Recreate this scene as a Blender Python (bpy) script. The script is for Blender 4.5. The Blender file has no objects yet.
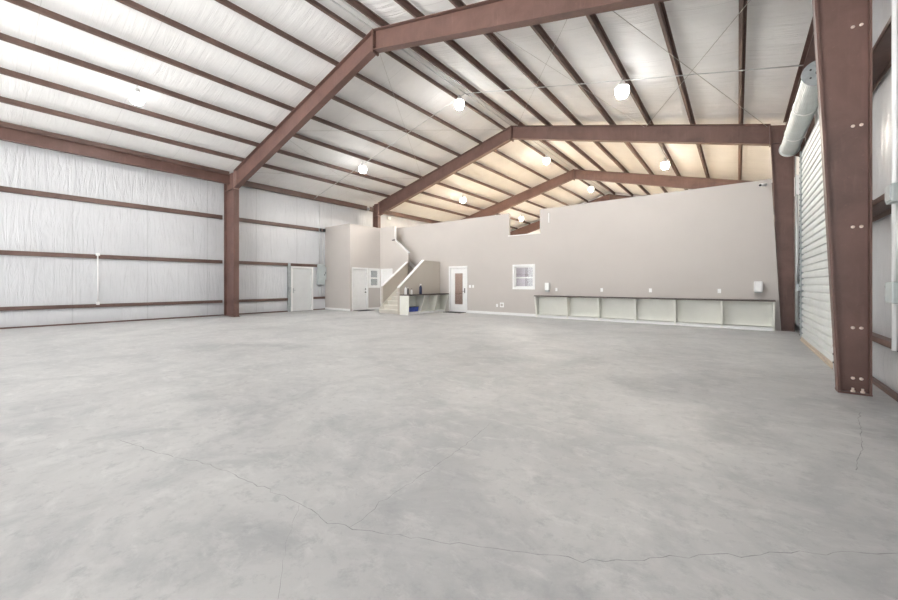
import bpy, bmesh, math, random
from mathutils import Vector, Matrix
random.seed(7)
scn = bpy.context.scene
COL = scn.collection
R = math.radians

# ------------------------------------------------------------------ materials
def lin(c):
    return tuple(((v/255)/12.92 if v/255 <= .04045 else (((v/255)+.055)/1.055)**2.4) for v in c)

def new_mat(name):
    m = bpy.data.materials.new(name); m.use_nodes = True
    nt = m.node_tree; nt.nodes.clear()
    out = nt.nodes.new('ShaderNodeOutputMaterial')
    b = nt.nodes.new('ShaderNodeBsdfPrincipled')
    nt.links.new(b.outputs[0], out.inputs[0])
    return m, nt, b, out

def coords(nt, scale=(1, 1, 1)):
    g = nt.nodes.new('ShaderNodeNewGeometry')
    mp = nt.nodes.new('ShaderNodeMapping'); mp.inputs['Scale'].default_value = scale
    nt.links.new(g.outputs['Position'], mp.inputs['Vector'])
    return mp.outputs[0]

def noise(nt, vec, scale, detail=4, rough=.6, dist=0.0):
    n = nt.nodes.new('ShaderNodeTexNoise'); n.inputs['Scale'].default_value = scale
    n.inputs['Detail'].default_value = detail; n.inputs['Roughness'].default_value = rough
    n.inputs['Distortion'].default_value = dist
    nt.links.new(vec, n.inputs['Vector']); return n.outputs['Fac']

def ramp(nt, fac, stops):
    r = nt.nodes.new('ShaderNodeValToRGB')
    while len(r.color_ramp.elements) < len(stops): r.color_ramp.elements.new(.5)
    for e, (p, c) in zip(r.color_ramp.elements, stops):
        e.position = p; e.color = (*c, 1) if len(c) == 3 else c
    nt.links.new(fac, r.inputs[0]); return r.outputs[0]

def mixc(nt, fac, a, b, mode='MIX'):
    m = nt.nodes.new('ShaderNodeMix'); m.data_type = 'RGBA'; m.blend_type = mode
    for sock, v in ((m.inputs[0], fac), (m.inputs[6], a), (m.inputs[7], b)):
        if isinstance(v, (int, float)): sock.default_value = v
        elif isinstance(v, tuple): sock.default_value = (*v, 1)
        else: nt.links.new(v, sock)
    return m.outputs[2]

def bump(nt, b, h, strength, dist):
    n = nt.nodes.new('ShaderNodeBump'); n.inputs['Strength'].default_value = strength
    n.inputs['Distance'].default_value = dist
    nt.links.new(h, n.inputs['Height']); nt.links.new(n.outputs[0], b.inputs['Normal'])

def math_(nt, op, a, b=None, c=None):
    m = nt.nodes.new('ShaderNodeMath'); m.operation = op
    for i, v in enumerate((a, b, c)):
        if v is None: continue
        if isinstance(v, (int, float)): m.inputs[i].default_value = v
        else: nt.links.new(v, m.inputs[i])
    return m.outputs[0]

def simple(name, col, rough=.5, metal=0.0, var=.06, vscale=6, spec=.5, bmp=0.0):
    m, nt, b, o = new_mat(name)
    v = coords(nt)
    n = noise(nt, v, vscale, 5)
    c2 = tuple(max(0, x*(1-var)) for x in col); c1 = tuple(min(1, x*(1+var)) for x in col)
    nt.links.new(ramp(nt, n, [(.3, c2), (.7, c1)]), b.inputs['Base Color'])
    b.inputs['Roughness'].default_value = rough; b.inputs['Metallic'].default_value = metal
    b.inputs['Specular IOR Level'].default_value = spec
    if bmp: bump(nt, b, noise(nt, v, vscale*12, 3), bmp, .003)
    return m

M = {}
def steel(name, col):
    m, nt, b, o = new_mat(name)
    v = coords(nt)
    big = noise(nt, v, 1.6, 5, .65, .6); fine = noise(nt, v, 26, 4, .7)
    streak = noise(nt, coords(nt, (5, 5, .5)), 3, 4, .6)
    base = ramp(nt, big, [(.25, tuple(x*.68 for x in col)), (.52, col), (.8, tuple(min(1, x*1.3) for x in col))])
    c = mixc(nt, ramp(nt, streak, [(.55, (0, 0, 0)), (.8, (.32, .32, .32))]), base, tuple(min(1, x*1.9) for x in col))
    c = mixc(nt, ramp(nt, fine, [(.62, (0, 0, 0)), (.75, (.38, .38, .38))]), c, tuple(min(1, x*2.1) for x in col))
    nt.links.new(c, b.inputs['Base Color'])
    b.inputs['Roughness'].default_value = .48
    bump(nt, b, fine, .12, .002)
    return m
M['steel'] = steel('red_oxide_steel', (.135, .074, .061))
M['purlin'] = steel('red_oxide_purlin_steel', (.128, .078, .064))
M['edge'] = steel('lit_flange_steel', (.36, .245, .215))  # frame steel lightened as if lit, the light is painted into the colour

def insulation(name, col, wall, depth=.13):
    m, nt, b, o = new_mat(name)
    if wall:
        v = coords(nt, (1, 5.0, .55)); n = noise(nt, v, 1.3, 5, .62, .9)
        v2 = coords(nt, (1, 1.2, .8)); n2 = noise(nt, v2, 1.1, 3)
        h = math_(nt, 'ADD', n, math_(nt, 'MULTIPLY', n2, .8))
        g = nt.nodes.new('ShaderNodeNewGeometry'); sx = nt.nodes.new('ShaderNodeSeparateXYZ')
        nt.links.new(g.outputs['Position'], sx.inputs[0])
        t = math_(nt, 'FRACT', math_(nt, 'DIVIDE', math_(nt, 'SUBTRACT', sx.outputs['Y'], .09), 1.94))
        d = math_(nt, 'ABSOLUTE', math_(nt, 'SUBTRACT', t, .5))
        seam = math_(nt, 'LESS_THAN', math_(nt, 'ABSOLUTE', math_(nt, 'SUBTRACT', d, .5)), .009)
    else:
        v = coords(nt, (.35, 5.5, .35)); n = noise(nt, v, 1.0, 5, .62, .7)
        v2 = coords(nt, (1.2, 1.2, 1.2)); n2 = noise(nt, v2, .9, 3)
        h = math_(nt, 'ADD', n, math_(nt, 'MULTIPLY', n2, .6))
        g = nt.nodes.new('ShaderNodeNewGeometry'); sx = nt.nodes.new('ShaderNodeSeparateXYZ')
        nt.links.new(g.outputs['Position'], sx.inputs[0])
        t = math_(nt, 'FRACT', math_(nt, 'DIVIDE', math_(nt, 'SUBTRACT', sx.outputs['Y'], .9), 1.83))
        seam = math_(nt, 'LESS_THAN', t, .008)
    c = mixc(nt, ramp(nt, n2, [(.3, (0, 0, 0)), (.7, (1, 1, 1))]), tuple(x*.93 for x in col), col)
    c = mixc(nt, math_(nt, 'MULTIPLY', seam, .25), c, tuple(x*.45 for x in col))
    nt.links.new(c, b.inputs['Base Color'])
    b.inputs['Roughness'].default_value = .30 if wall else .5
    b.inputs['Specular IOR Level'].default_value = .6 if wall else .35
    bump(nt, b, h, .7 if wall else .45, .05 if wall else depth)
    return m
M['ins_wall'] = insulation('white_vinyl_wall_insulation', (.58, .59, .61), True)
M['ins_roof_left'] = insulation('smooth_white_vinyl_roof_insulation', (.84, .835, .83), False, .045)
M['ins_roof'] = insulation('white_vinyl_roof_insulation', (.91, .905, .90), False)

def concrete():
    m, nt, b, o = new_mat('sealed_concrete')
    v = coords(nt)
    a = noise(nt, v, .33, 6, .62, .8); c = noise(nt, v, 1.3, 8, .68, .5); f = noise(nt, v, 9, 10, .78, .2)
    trowel = noise(nt, coords(nt, (1, 1.8, 1)), 3.1, 7, .72, .5)
    base = ramp(nt, a, [(.30, (.315, .319, .325)), (.46, (.425, .425, .425)), (.64, (.485, .485, .48))])
    base = mixc(nt, ramp(nt, c, [(.32, (.7, .7, .7)), (.54, (0, 0, 0))]), base, (.265, .272, .282))
    base = mixc(nt, ramp(nt, trowel, [(.52, (0, 0, 0)), (.68, (.28, .28, .28))]), base, (.68, .68, .66))
    base = mixc(nt, ramp(nt, f, [(.32, (.6, .6, .6)), (.48, (0, 0, 0))]), base, (.28, .285, .295))
    base = mixc(nt, ramp(nt, f, [(.60, (0, 0, 0)), (.75, (.3, .3, .3))]), base, (.66, .66, .64))
    nt.links.new(base, b.inputs['Base Color'])
    nt.links.new(ramp(nt, c, [(.3, (.42, .42, .42)), (.7, (.62, .62, .62))]), b.inputs['Roughness'])
    b.inputs['Specular IOR Level'].default_value = .4
    bump(nt, b, f, .15, .004)
    return m
M['floor'] = concrete()
M['apron'] = simple('bounce_concrete', (.62, .61, .59), .8, var=.08, vscale=.6)
M['crack'] = simple('concrete_crack', (.27, .27, .27), .9, var=.25, vscale=20)
M['drywall'] = simple('warm_grey_drywall', lin((190, 184, 179)), .75, var=.025, vscale=.8, spec=.25, bmp=.05)
M['drywall_dark'] = simple('taupe_stair_drywall', lin((186, 179, 169)), .75, var=.025, vscale=.8, spec=.25, bmp=.05)
M['white'] = simple('white_painted_trim', (.80, .80, .79), .42, var=.03)
M['white_door'] = simple('white_painted_door', (.80, .80, .79), .42, var=.03)
M['grey_door'] = simple('pale_grey_steel_door', (.62, .63, .63), .42, var=.04, vscale=2)
M['bench'] = simple('pale_grey_bench_paint', lin((229, 229, 221)), .5, var=.04, vscale=2)
M['top'] = simple('dark_stained_wood_top', (.075, .055, .045), .4, var=.4, vscale=9)
M['galv'] = simple('galvanised_grey', (.42, .45, .46), .42, .45, var=.15, vscale=9)
M['panel'] = simple('grey_electrical_enamel', (.43, .47, .47), .45, var=.05)
M['conduit'] = simple('light_conduit', (.62, .63, .63), .35, .4, var=.06)
M['pvc'] = simple('white_pvc', (.82, .82, .82), .35, var=.03)
M['wire'] = simple('steel_rod', (.5, .48, .45), .45, .2, var=.1)
M['black'] = simple('black_hardware', (.025, .025, .027), .4, var=.2)
M['mat'] = simple('dark_floor_strip', (.03, .03, .03), .9, var=.3, vscale=30)
M['curtain'] = simple('pale_grey_door_slats', (.66, .68, .67), .42, var=.05, vscale=3)
M['drum'] = simple('grey_door_barrel', (.55, .585, .58), .38, .15, var=.08, vscale=4)
M['bolt'] = simple('zinc_bolt', (.80, .68, .60), .35, .2, var=.1)
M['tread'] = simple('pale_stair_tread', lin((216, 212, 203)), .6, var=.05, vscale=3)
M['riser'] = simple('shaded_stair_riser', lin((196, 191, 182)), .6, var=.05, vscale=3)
M['plywood'] = simple('plywood_deck', (.74, .65, .53), .7, var=.12, vscale=3)
M['office'] = simple('office_wall_paint', lin((176, 156, 150)), .8, var=.03)
M['office_tan'] = simple('office_tan_board', lin((160, 135, 112)), .7, var=.08)
M['lav'] = simple('lavender_reflection', lin((205, 188, 208)), .6, var=.04)  # reflection tones painted onto panels behind the window
M['mauve'] = simple('mauve_reflection', lin((150, 130, 145)), .6, var=.05)
M['white_plastic'] = simple('white_plastic', (.85, .85, .84), .3, var=.02)
M['blue'] = simple('blue_plastic', (.03, .06, .33), .4, var=.3, vscale=12)
M['navy'] = simple('dark_navy_plastic', (.02, .025, .07), .4, var=.3)
M['dust'] = simple('beige_edge_band', (.55, .46, .37), .6, var=.15, vscale=12)
M['housing'] = simple('light_housing_white', (.8, .8, .8), .4, .3, var=.05)

def emit(name, col, st):
    m = bpy.data.materials.new(name); m.use_nodes = True; nt = m.node_tree; nt.nodes.clear()
    o = nt.nodes.new('ShaderNodeOutputMaterial'); e = nt.nodes.new('ShaderNodeEmission')
    e.inputs[0].default_value = (*col, 1); e.inputs[1].default_value = st
    nt.links.new(e.outputs[0], o.inputs[0]); return m
M['lens'] = emit('lit_high_bay_lens', (1, .985, .96), 900)
M['globe'] = emit('glowing_globe', (1, .985, .96), 19)
M['globe_warm'] = emit('glowing_warm_globe', (1, .93, .82), 21)
M['lens_warm'] = emit('lit_warm_high_bay_lens', (1, .93, .82), 2700)

def glass(name, tint, fac):
    m = bpy.data.materials.new(name); m.use_nodes = True; nt = m.node_tree; nt.nodes.clear()
    o = nt.nodes.new('ShaderNodeOutputMaterial'); mx = nt.nodes.new('ShaderNodeMixShader')
    t = nt.nodes.new('ShaderNodeBsdfTransparent'); t.inputs[0].default_value = (*tint, 1)
    g = nt.nodes.new('ShaderNodeBsdfGlossy'); g.inputs['Roughness'].default_value = .03
    g.inputs[0].default_value = (.9, .93, .92, 1)
    mx.inputs[0].default_value = fac
    nt.links.new(t.outputs[0], mx.inputs[1]); nt.links.new(g.outputs[0], mx.inputs[2])
    nt.links.new(mx.outputs[0], o.inputs[0]); return m
M['glass'] = glass('clear_window_glass', (.93, .94, .93), .12)
M['glass_grey'] = glass('grey_window_glass', (.55, .58, .58), .42)

# ------------------------------------------------------------------ mesh builder
class MB:
    def __init__(s): s.v = []; s.f = []; s.mi = []; s.smooth = []; s.cur = 0
    def add(s, vs, fs, smooth=False):
        o = len(s.v); s.v += [tuple(v) for v in vs]
        for f in fs: s.f.append(tuple(o+i for i in f)); s.mi.append(s.cur); s.smooth.append(smooth)
        return s
    def box(s, x0, x1, y0, y1, z0, z1):
        x0, x1 = sorted((x0, x1)); y0, y1 = sorted((y0, y1)); z0, z1 = sorted((z0, z1))
        vs = [(x0, y0, z0), (x1, y0, z0), (x1, y1, z0), (x0, y1, z0), (x0, y0, z1), (x1, y0, z1), (x1, y1, z1), (x0, y1, z1)]
        return s.add(vs, [(3, 2, 1, 0), (4, 5, 6, 7), (0, 1, 5, 4), (1, 2, 6, 5), (2, 3, 7, 6), (3, 0, 4, 7)])
    def cbox(s, x0, x1, y0, y1, z0, z1, c=.008):
        """box with chamfered edges"""
        x0, x1 = sorted((x0, x1)); y0, y1 = sorted((y0, y1)); z0, z1 = sorted((z0, z1))
        c = min(c, (x1-x0)*.4, (y1-y0)*.4, (z1-z0)*.4)
        bm = bmesh.new()
        bmesh.ops.create_cube(bm, size=1)
        for v in bm.verts:
            v.co = Vector(((x0+x1)/2+v.co.x*(x1-x0), (y0+y1)/2+v.co.y*(y1-y0), (z0+z1)/2+v.co.z*(z1-z0)))
        bmesh.ops.bevel(bm, geom=bm.edges[:], offset=c, segments=2, affect='EDGES', profile=.5)
        bm.verts.index_update()
        s.add([v.co[:] for v in bm.verts], [[v.index for v in f.verts] for f in bm.faces]); bm.free()
        return s
    def prism(s, poly, axis, a, b):
        """polygon in the two other axes (cyclic order: X->YZ, Y->XZ, Z->XY) extruded from a to b"""
        a, b = sorted((a, b))
        def P(p, t):
            return (t, p[0], p[1]) if axis == 'X' else ((p[0], t, p[1]) if axis == 'Y' else (p[0], p[1], t))
        ar = sum(poly[i][0]*poly[(i+1) % len(poly)][1]-poly[(i+1) % len(poly)][0]*poly[i][1] for i in range(len(poly)))
        pl = list(poly) if ar > 0 else list(poly)[::-1]
        if axis == 'Y': pl = pl[::-1]
        n = len(pl); vs = [P(p, a) for p in pl]+[P(p, b) for p in pl]
        fs = [tuple(range(n))[::-1], tuple(range(n, 2*n))]+[(i, (i+1) % n, n+(i+1) % n, n+i) for i in range(n)]
        return s.add(vs, fs)
    def tube(s, pts, r, seg=8, cap=True):
        pts = [Vector(p) for p in pts]; rings = []
        o = len(s.v); n = len(pts)
        up = None
        for i, p in enumerate(pts):
            d = (pts[min(i+1, n-1)]-pts[max(i-1, 0)]).normalized()
            if up is None:
                up = Vector((0, 0, 1)) if abs(d.z) < .9 else Vector((1, 0, 0))
            sx = d.cross(up).normalized(); up = sx.cross(d).normalized()
            rr = r[i] if isinstance(r, (list, tuple)) else r
            rings.append([p+sx*math.cos(2*math.pi*k/seg)*rr+up*math.sin(2*math.pi*k/seg)*rr for k in range(seg)])
        vs = [v for ring in rings for v in ring]; fs = []
        for i in range(n-1):
            for k in range(seg):
                fs.append((i*seg+k, i*seg+(k+1) % seg, (i+1)*seg+(k+1) % seg, (i+1)*seg+k))
        s.add(vs, fs, True)
        if cap:
            s.f += [tuple(o+k for k in range(seg))[::-1], tuple(o+(n-1)*seg+k for k in range(seg))]
            s.mi += [s.cur]*2; s.smooth += [False]*2
        return s
    def cyl(s, p, q, r, seg=20): return s.tube([p, q], r, seg)
    def lathe(s, prof, c, seg=24):
        """profile of (r, z) about the vertical through c"""
        vs = []; fs = []; n = len(prof)
        for r, z in prof:
            for k in range(seg):
                a = 2*math.pi*k/seg; vs.append((c[0]+r*math.cos(a), c[1]+r*math.sin(a), c[2]+z))
        for i in range(n-1):
            for k in range(seg):
                fs.append((i*seg+k, i*seg+(k+1) % seg, (i+1)*seg+(k+1) % seg, (i+1)*seg+k))
        fs.append(tuple(range(seg))[::-1]); fs.append(tuple((n-1)*seg+k for k in range(seg)))
        return s.add(vs, fs, True)
    def build(s, name, mats, parent=None, base=None):
        if not isinstance(mats, (list, tuple)): mats = [mats]
        if parent is None and base is None:
            xs, ys, zs = zip(*s.v); base = ((min(xs)+max(xs))/2, (min(ys)+max(ys))/2, min(zs))
        o0 = Vector(ORG[parent.name]) if parent is not None else Vector(base)
        me = bpy.data.meshes.new(name)
        me.from_pydata([tuple(Vector(v)-o0) for v in s.v], [], s.f)
        for m in mats: me.materials.append(m)
        me.polygons.foreach_set('material_index', s.mi); me.polygons.foreach_set('use_smooth', s.smooth)
        bm = bmesh.new(); bm.from_mesh(me); bmesh.ops.recalc_face_normals(bm, faces=bm.faces); bm.to_mesh(me); bm.free()
        me.update()
        o = bpy.data.objects.new(name, me); COL.objects.link(o)
        if parent is not None: o.parent = parent
        else: o.location = o0
        ORG[o.name] = tuple(o0)
        return o
ORG = {}
def empty(name, loc):
    o = bpy.data.objects.new(name, None); COL.objects.link(o); o.location = loc; o.empty_display_size = .2
    ORG[o.name] = tuple(loc); return o
def tag(o, label, cat, group=None):
    o['label'] = label; o['category'] = cat
    if group: o['group'] = group
    return o
def struct(o, label, cat='structure'):
    o['kind'] = 'structure'; o['label'] = label; o['category'] = cat; return o
def stripe(o, label): o['label'] = label; return o

# ------------------------------------------------------------------ dimensions
XL, XR = -17.02, 1.47          # insulated side walls
XA = -7.57                     # ridge
YF = [6.565, 14.107, 21.65, 29.19]
Y0, Y1 = -7.0, 29.45
SL = .2547
def ztop(x): return 8.006-SL*abs(x-XA)          # top of rafters, underside of purlins
def zceil(x): return 8.225-SL*abs(x-XA)
SUN = 62.0
YW = 14.0                       # partition wall face

# ------------------------------------------------------------------ floor
mb = MB(); mb.box(-17.6, 2.1, Y0, 29.6, -.2, 0)
mb.cur = 1
def crack(pts, w):
    P = []
    for a, b in zip(pts[:-1], pts[1:]):
        n = max(2, int(math.dist(a, b)/.05))
        for i in range(n):
            t = i/n; P.append((a[0]+(b[0]-a[0])*t+random.gauss(0, .008), a[1]+(b[1]-a[1])*t+random.gauss(0, .008)))
    P.append(pts[-1])
    vs = []
    for i, p in enumerate(P):
        q = P[min(i+1, len(P)-1)]; o = P[max(i-1, 0)]
        d = Vector((q[0]-o[0], q[1]-o[1])).normalized(); ww = w*random.uniform(.3, 1.1)
        vs += [(p[0]-d.y*ww, p[1]+d.x*ww, .0008), (p[0]+d.y*ww, p[1]-d.x*ww, .0008)]
    mb.add(vs, [(2*i, 2*i+1, 2*i+3, 2*i+2) for i in range(len(P)-1)])
crack([(-4.14, .77), (-3.49, .92), (-3.1, 1.06), (-2.69, 1.13), (-2.38, 1.18), (-2.07, 1.21), (-1.79, 1.22), (-1.64, 1.26), (-1.4, 1.38), (-1.21, 1.48), (-.98, 1.59), (-.74, 1.72), (-.5, 1.85), (-.33, 2.01), (-.15, 2.17), (.08, 2.37), (.36, 2.6), (.62, 2.79)], .0028)
crack([(-1.66, 1.27), (-1.69, 1.46), (-1.71, 1.69), (-1.73, 2.0), (-1.77, 2.49), (-1.86, 3.06)], .003)
crack([(-2.07, 1.21), (-1.81, .98), (-1.52, .79)], .0014)
crack([(-2.36, 8.35), (-.46, 6.87), (.67, 7.0), (1.08, 6.59)], .003)
crack([(.98, 5.61), (.83, 4.63), (.66, 3.85)], .003)
struct(mb.build('floor', [M['floor'], M['crack']], base=(0, 0, 0)), 'pale grey mottled concrete slab with fine cracks', 'floor')

# ------------------------------------------------------------------ side walls and roof lining
def wall_grid(x, y0, y1, z0, z1, sgn):
    g = MB(); ny = int((y1-y0)/.32); lv = [0, .58, 2.24, 4.1, z1]
    zs = []
    for a, b in zip(lv[:-1], lv[1:]):
        for i in range(6): zs.append(a+(b-a)*i/6)
    zs.append(z1); nz = len(zs)
    vs = []
    for j in range(ny+1):
        for i, z in enumerate(zs):
            k = (i % 6)/6; bulge = .035*math.sin(math.pi*k)
            vs.append((x+sgn*bulge, y0+(y1-y0)*j/ny, z))
    fs = [(j*nz+i, j*nz+i+1, (j+1)*nz+i+1, (j+1)*nz+i) for j in range(ny) for i in range(nz-1)]
    g.add(vs, fs, True)
    xb = x-sgn*.2
    g.box(xb, xb-sgn*.03, y0, y1, z0, z1)
    return g
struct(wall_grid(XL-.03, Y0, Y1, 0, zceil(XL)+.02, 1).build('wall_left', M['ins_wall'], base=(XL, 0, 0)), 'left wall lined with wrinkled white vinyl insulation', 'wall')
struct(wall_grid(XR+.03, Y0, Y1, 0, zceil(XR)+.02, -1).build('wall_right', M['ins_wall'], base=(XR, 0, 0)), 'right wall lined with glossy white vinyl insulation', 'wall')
mb = MB(); mb.prism([(XL-.2, 0), (XR+.2, 0), (XR+.2, zceil(XR)), (XA, zceil(XA)), (XL-.2, zceil(XL))], 'Y', 29.4, 29.55)
struct(mb.build('wall_far', M['ins_roof'], base=(XA, 29.45, 0)), 'far gable wall beyond the grey partition', 'wall')

PL = [-7.95-1.21*k for k in range(8)]         # purlin lines, left slope
PR = [-7.19+1.21*k for k in range(7)]         # right slope
def roof(x0, x1, lines):
    g = MB(); nx = 120; ny = 60; vs = []
    xs = [x0+(x1-x0)*i/nx for i in range(nx+1)]
    for j in range(ny+1):
        for x in xs:
            d = min(abs(x-l) for l in lines); s = .05*math.sin(min(1, d/.605)*math.pi/2)
            vs.append((x, Y0+(Y1-Y0)*j/ny, zceil(x)-s))
    n = nx+1
    g.add(vs, [(j*n+i, j*n+i+1, (j+1)*n+i+1, (j+1)*n+i) for j in range(ny) for i in range(nx)], True)
    g.prism([(x0, zceil(x0)+.12), (x1, zceil(x1)+.12), (x1, zceil(x1)+.16), (x0, zceil(x0)+.16)], 'Y', Y0, Y1)
    return g
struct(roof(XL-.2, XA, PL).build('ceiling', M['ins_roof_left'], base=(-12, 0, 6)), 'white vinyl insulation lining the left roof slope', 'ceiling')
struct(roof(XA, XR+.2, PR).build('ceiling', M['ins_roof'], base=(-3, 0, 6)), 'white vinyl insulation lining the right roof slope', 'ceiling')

# ------------------------------------------------------------------ portal frames
def frame(k, label, left_outer, xi=-15.93):
    yc = YF[k]; fw = .1
    t = tag(empty('portal_frame', (XA, yc, 0)), label, 'steel frame', 'red brown portal frames')
    zl, zr = 5.18, 5.33
    za = 7.48
    def rb(x): return za-(za-zl)*(XA-x)/(XA-xi) if x < XA else za-(za-zr)*(x-XA)/(.725-XA)
    # left column: straight
    c = MB(); xo = left_outer
    c.box(xo, xi, yc-.007, yc+.007, .02, ztop(xi)-.02)
    c.box(xo-.001, xo+.018, yc-fw, yc+fw, .02, ztop(xo))
    c.box(xi-.02, xi, yc-fw, yc+fw, .02, rb(xi))
    c.box(xo, xi, yc-.085, yc+.085, rb(xi)-.015, rb(xi)+.005)         # knee stiffener
    col = c.build('column', M['steel'], t)
    b = MB(); b.box(xo-.02, xi+.03, yc-.12, yc+.12, 0, .022); b.build('base_plate', M['steel'], col)
    # right column: tapered
    c = MB(); X0, X1, xo = .975, .725, 1.24
    c.prism([(X0, .02), (xo, .02), (xo, ztop(xo)), (X1, ztop(X1)-.02)], 'Y', yc-.007, yc+.007)
    c.cur = 0
    c.prism([(X0-.012, .02), (X0+.012, .02), (X1+.012, ztop(X1)-.02), (X1-.012, ztop(X1)-.02)], 'Y', yc-.08, yc+.08)
    c.prism([(xo-.018, .02), (xo, .02), (xo, ztop(xo)), (xo-.018, ztop(xo))], 'Y', yc-fw, yc+fw)
    c.prism([(X1, zr-.012), (xo, zr-.012), (xo, zr+.006), (X1, zr+.006)], 'Y', yc-.085, yc+.085)
    col = c.build('column', M['steel'], t)
    b = MB(); b.box(X0-.014, xo+.004, yc-.09, yc+.1, 0, .022); b.build('base_plate', M['steel'], col)
    if k == 0:
        for z in (.18, .79, 2.01, 3.23, 4.43):
            for x in (1.098, 1.168):
                q = MB(); q.lathe([(.0, 0), (.019, 0), (.019, .006), (.013, .012), (0, .013)], (0, 0, 0), 8)
                q.v = [(x+a, yc-.007-cc, z+bb) for a, bb, cc in q.v]
                stripe(q.build('bolt', M['bolt'], col), 'pale bolt head')
        for x in (1.09, 1.17):
            q = MB(); q.lathe([(0, 0), (.02, 0), (.02, .02), (.012, .022), (.012, .05), (0, .05)], (x, yc-.06, .022), 8)
            stripe(q.build('anchor_bolt', M['bolt'], col), 'pale anchor bolt')
    # rafters
    for side, x0, z0 in ((-1, xi, zl), (1, .725, zr)):
        r = MB()
        r.prism([(x0, z0), (XA, za), (XA, ztop(XA)), (x0, ztop(x0))], 'Y', yc-.006, yc+.006)
        r.prism([(x0, z0-.014), (XA, za-.014), (XA, za+.004), (x0, z0+.004)], 'Y', yc-fw, yc+fw)
        r.prism([(x0, ztop(x0)-.018), (XA, ztop(XA)-.018), (XA, ztop(XA)), (x0, ztop(x0))], 'Y', yc-fw, yc+fw)
        raf = r.build('rafter', M['steel'], t)
        p = MB()
        p.box(x0-.012, x0+.012, yc-.105, yc+.105, z0-.05, ztop(x0)-.002)
        p.build('end_plate', M['edge'] if side < 0 else M['steel'], raf)  # left plate takes the lit steel tone
        p = MB(); xx = XA+side*.013
        p.box(xx-.011, xx+.011, yc-.105, yc+.105, za-.09, ztop(XA)-.002)
        p.build('ridge_plate', M['steel'], raf)
        nb = [(.1, .05), (.1, .4), (-.05, .12), (-.05, .36)] if k < 2 else []
        for dz, _ in nb[:2]:
            pass
        if k < 2:
            for dy in (-.06, .06):
                for zz in (za-.05, za+.09, ztop(XA)-.12):
                    q = MB(); q.cyl((xx+side*.011, yc+dy, zz), (xx+side*.03, yc+dy, zz), .016, 8)
                    q.build('bolt', M['steel'], raf)
    return t
frame(0, 'nearest red brown portal frame with bolted tapered column at right edge', -16.87)
frame(1, 'second portal frame, its columns at both ends of the grey partition', -16.36)
frame(2, 'third portal frame, rafters rising just above the grey partition', -16.5)
frame(3, 'farthest portal frame, only its peak seen above the partition', -16.5)

# ------------------------------------------------------------------ purlins
ordn = ['first', 'second', 'third', 'fourth', 'fifth', 'sixth', 'seventh', 'eighth']
def purlin(x, side, label, yend=29.35):
    g = MB(); z = ztop(x)+.004; y0, y1 = Y0+.05, yend; t = .006; zt = zceil(x)-.055
    up = -side          # bottom flange points up the slope
    def sl(dx): return -SL*dx*side
    g.prism([(x-t/2, z), (x+t/2, z), (x+t/2, zt), (x-t/2, zt)], 'Y', y0, y1)
    w = .058*up
    g.prism([(x, z), (x+w, z+sl(w)), (x+w, z+sl(w)+t), (x, z+t)], 'Y', y0, y1)
    g.prism([(x+w-t/2, z+sl(w)), (x+w+t/2, z+sl(w)), (x+w+t/2, z+sl(w)+.022), (x+w-t/2, z+sl(w)+.022)], 'Y', y0, y1)
    g.prism([(x, zt-t), (x-w, zt-sl(w)-t), (x-w, zt-sl(w)), (x, zt)], 'Y', y0, y1)
    return tag(g.build('roof_purlin', M['purlin'], base=(x, 6, z)), label, 'purlin', 'roof purlins')
for k, x in enumerate(PL[:7]):
    purlin(x, -1, f'{ordn[k]} long brown roof purlin left of the ridge' if k else 'long brown ridge purlin on the left side of the ridge gap')
purlin(PL[7]+.0, -1, 'brown purlin lowest on the left slope, against the eave beam', 6.5)
for k, x in enumerate(PR):
    purlin(x, 1, ('long brown ridge purlin on the right side of the ridge gap' if k == 0 else
                  'brown purlin lowest on the right slope, nearest the roll-up door' if k == 6 else f'{ordn[k]} long brown roof purlin right of the ridge'))

# eave beams
def cbeam(x, y0, y1, z0, z1, d, w=.09, t=.012):
    g = MB(); g.box(x, x-d*t, y0, y1, z0, z1)
    g.box(x, x+d*(w), y0, y1, z0, z0+t); g.box(x, x+d*w, y0, y1, z1-t, z1)
    g.box(x+d*w, x+d*(w-.008), y0, y1, z0, z0+.05)
    return g
g = MB(); xe = -16.53
g.box(xe-.012, xe, Y0+.05, 6.55, 5.45, 5.87); g.box(xe-.14, xe, Y0+.05, 6.55, 5.435, 5.45); g.box(xe-.14, xe+.01, Y0+.05, 6.55, 5.87, 5.88)
tag(g.build('eave_beam', M['steel']), 'deep red brown eave beam along the top of the left wall', 'beam')
g = cbeam(-16.86, 6.68, 14.0, 5.56, 5.80, -1)
tag(g.build('eave_beam', M['purlin']), 'eave beam atop the left wall, between the two left columns', 'beam')
g = cbeam(-16.86, 14.22, 21.55, 5.56, 5.80, -1)
tag(g.build('eave_beam', M['purlin']), 'eave beam atop the left wall, beyond the second column', 'beam')
g = cbeam(1.27, 6.68, 14.0, 5.50, 5.86, -1, .27)
tag(g.build('eave_beam', M['steel']), 'brown eave beam above the roll-up door barrel', 'beam')
g = cbeam(1.27, Y0+.05, 6.46, 5.50, 5.86, -1, .27)
tag(g.build('eave_beam', M['steel']), 'brown eave beam above the near right wall', 'beam')

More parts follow.
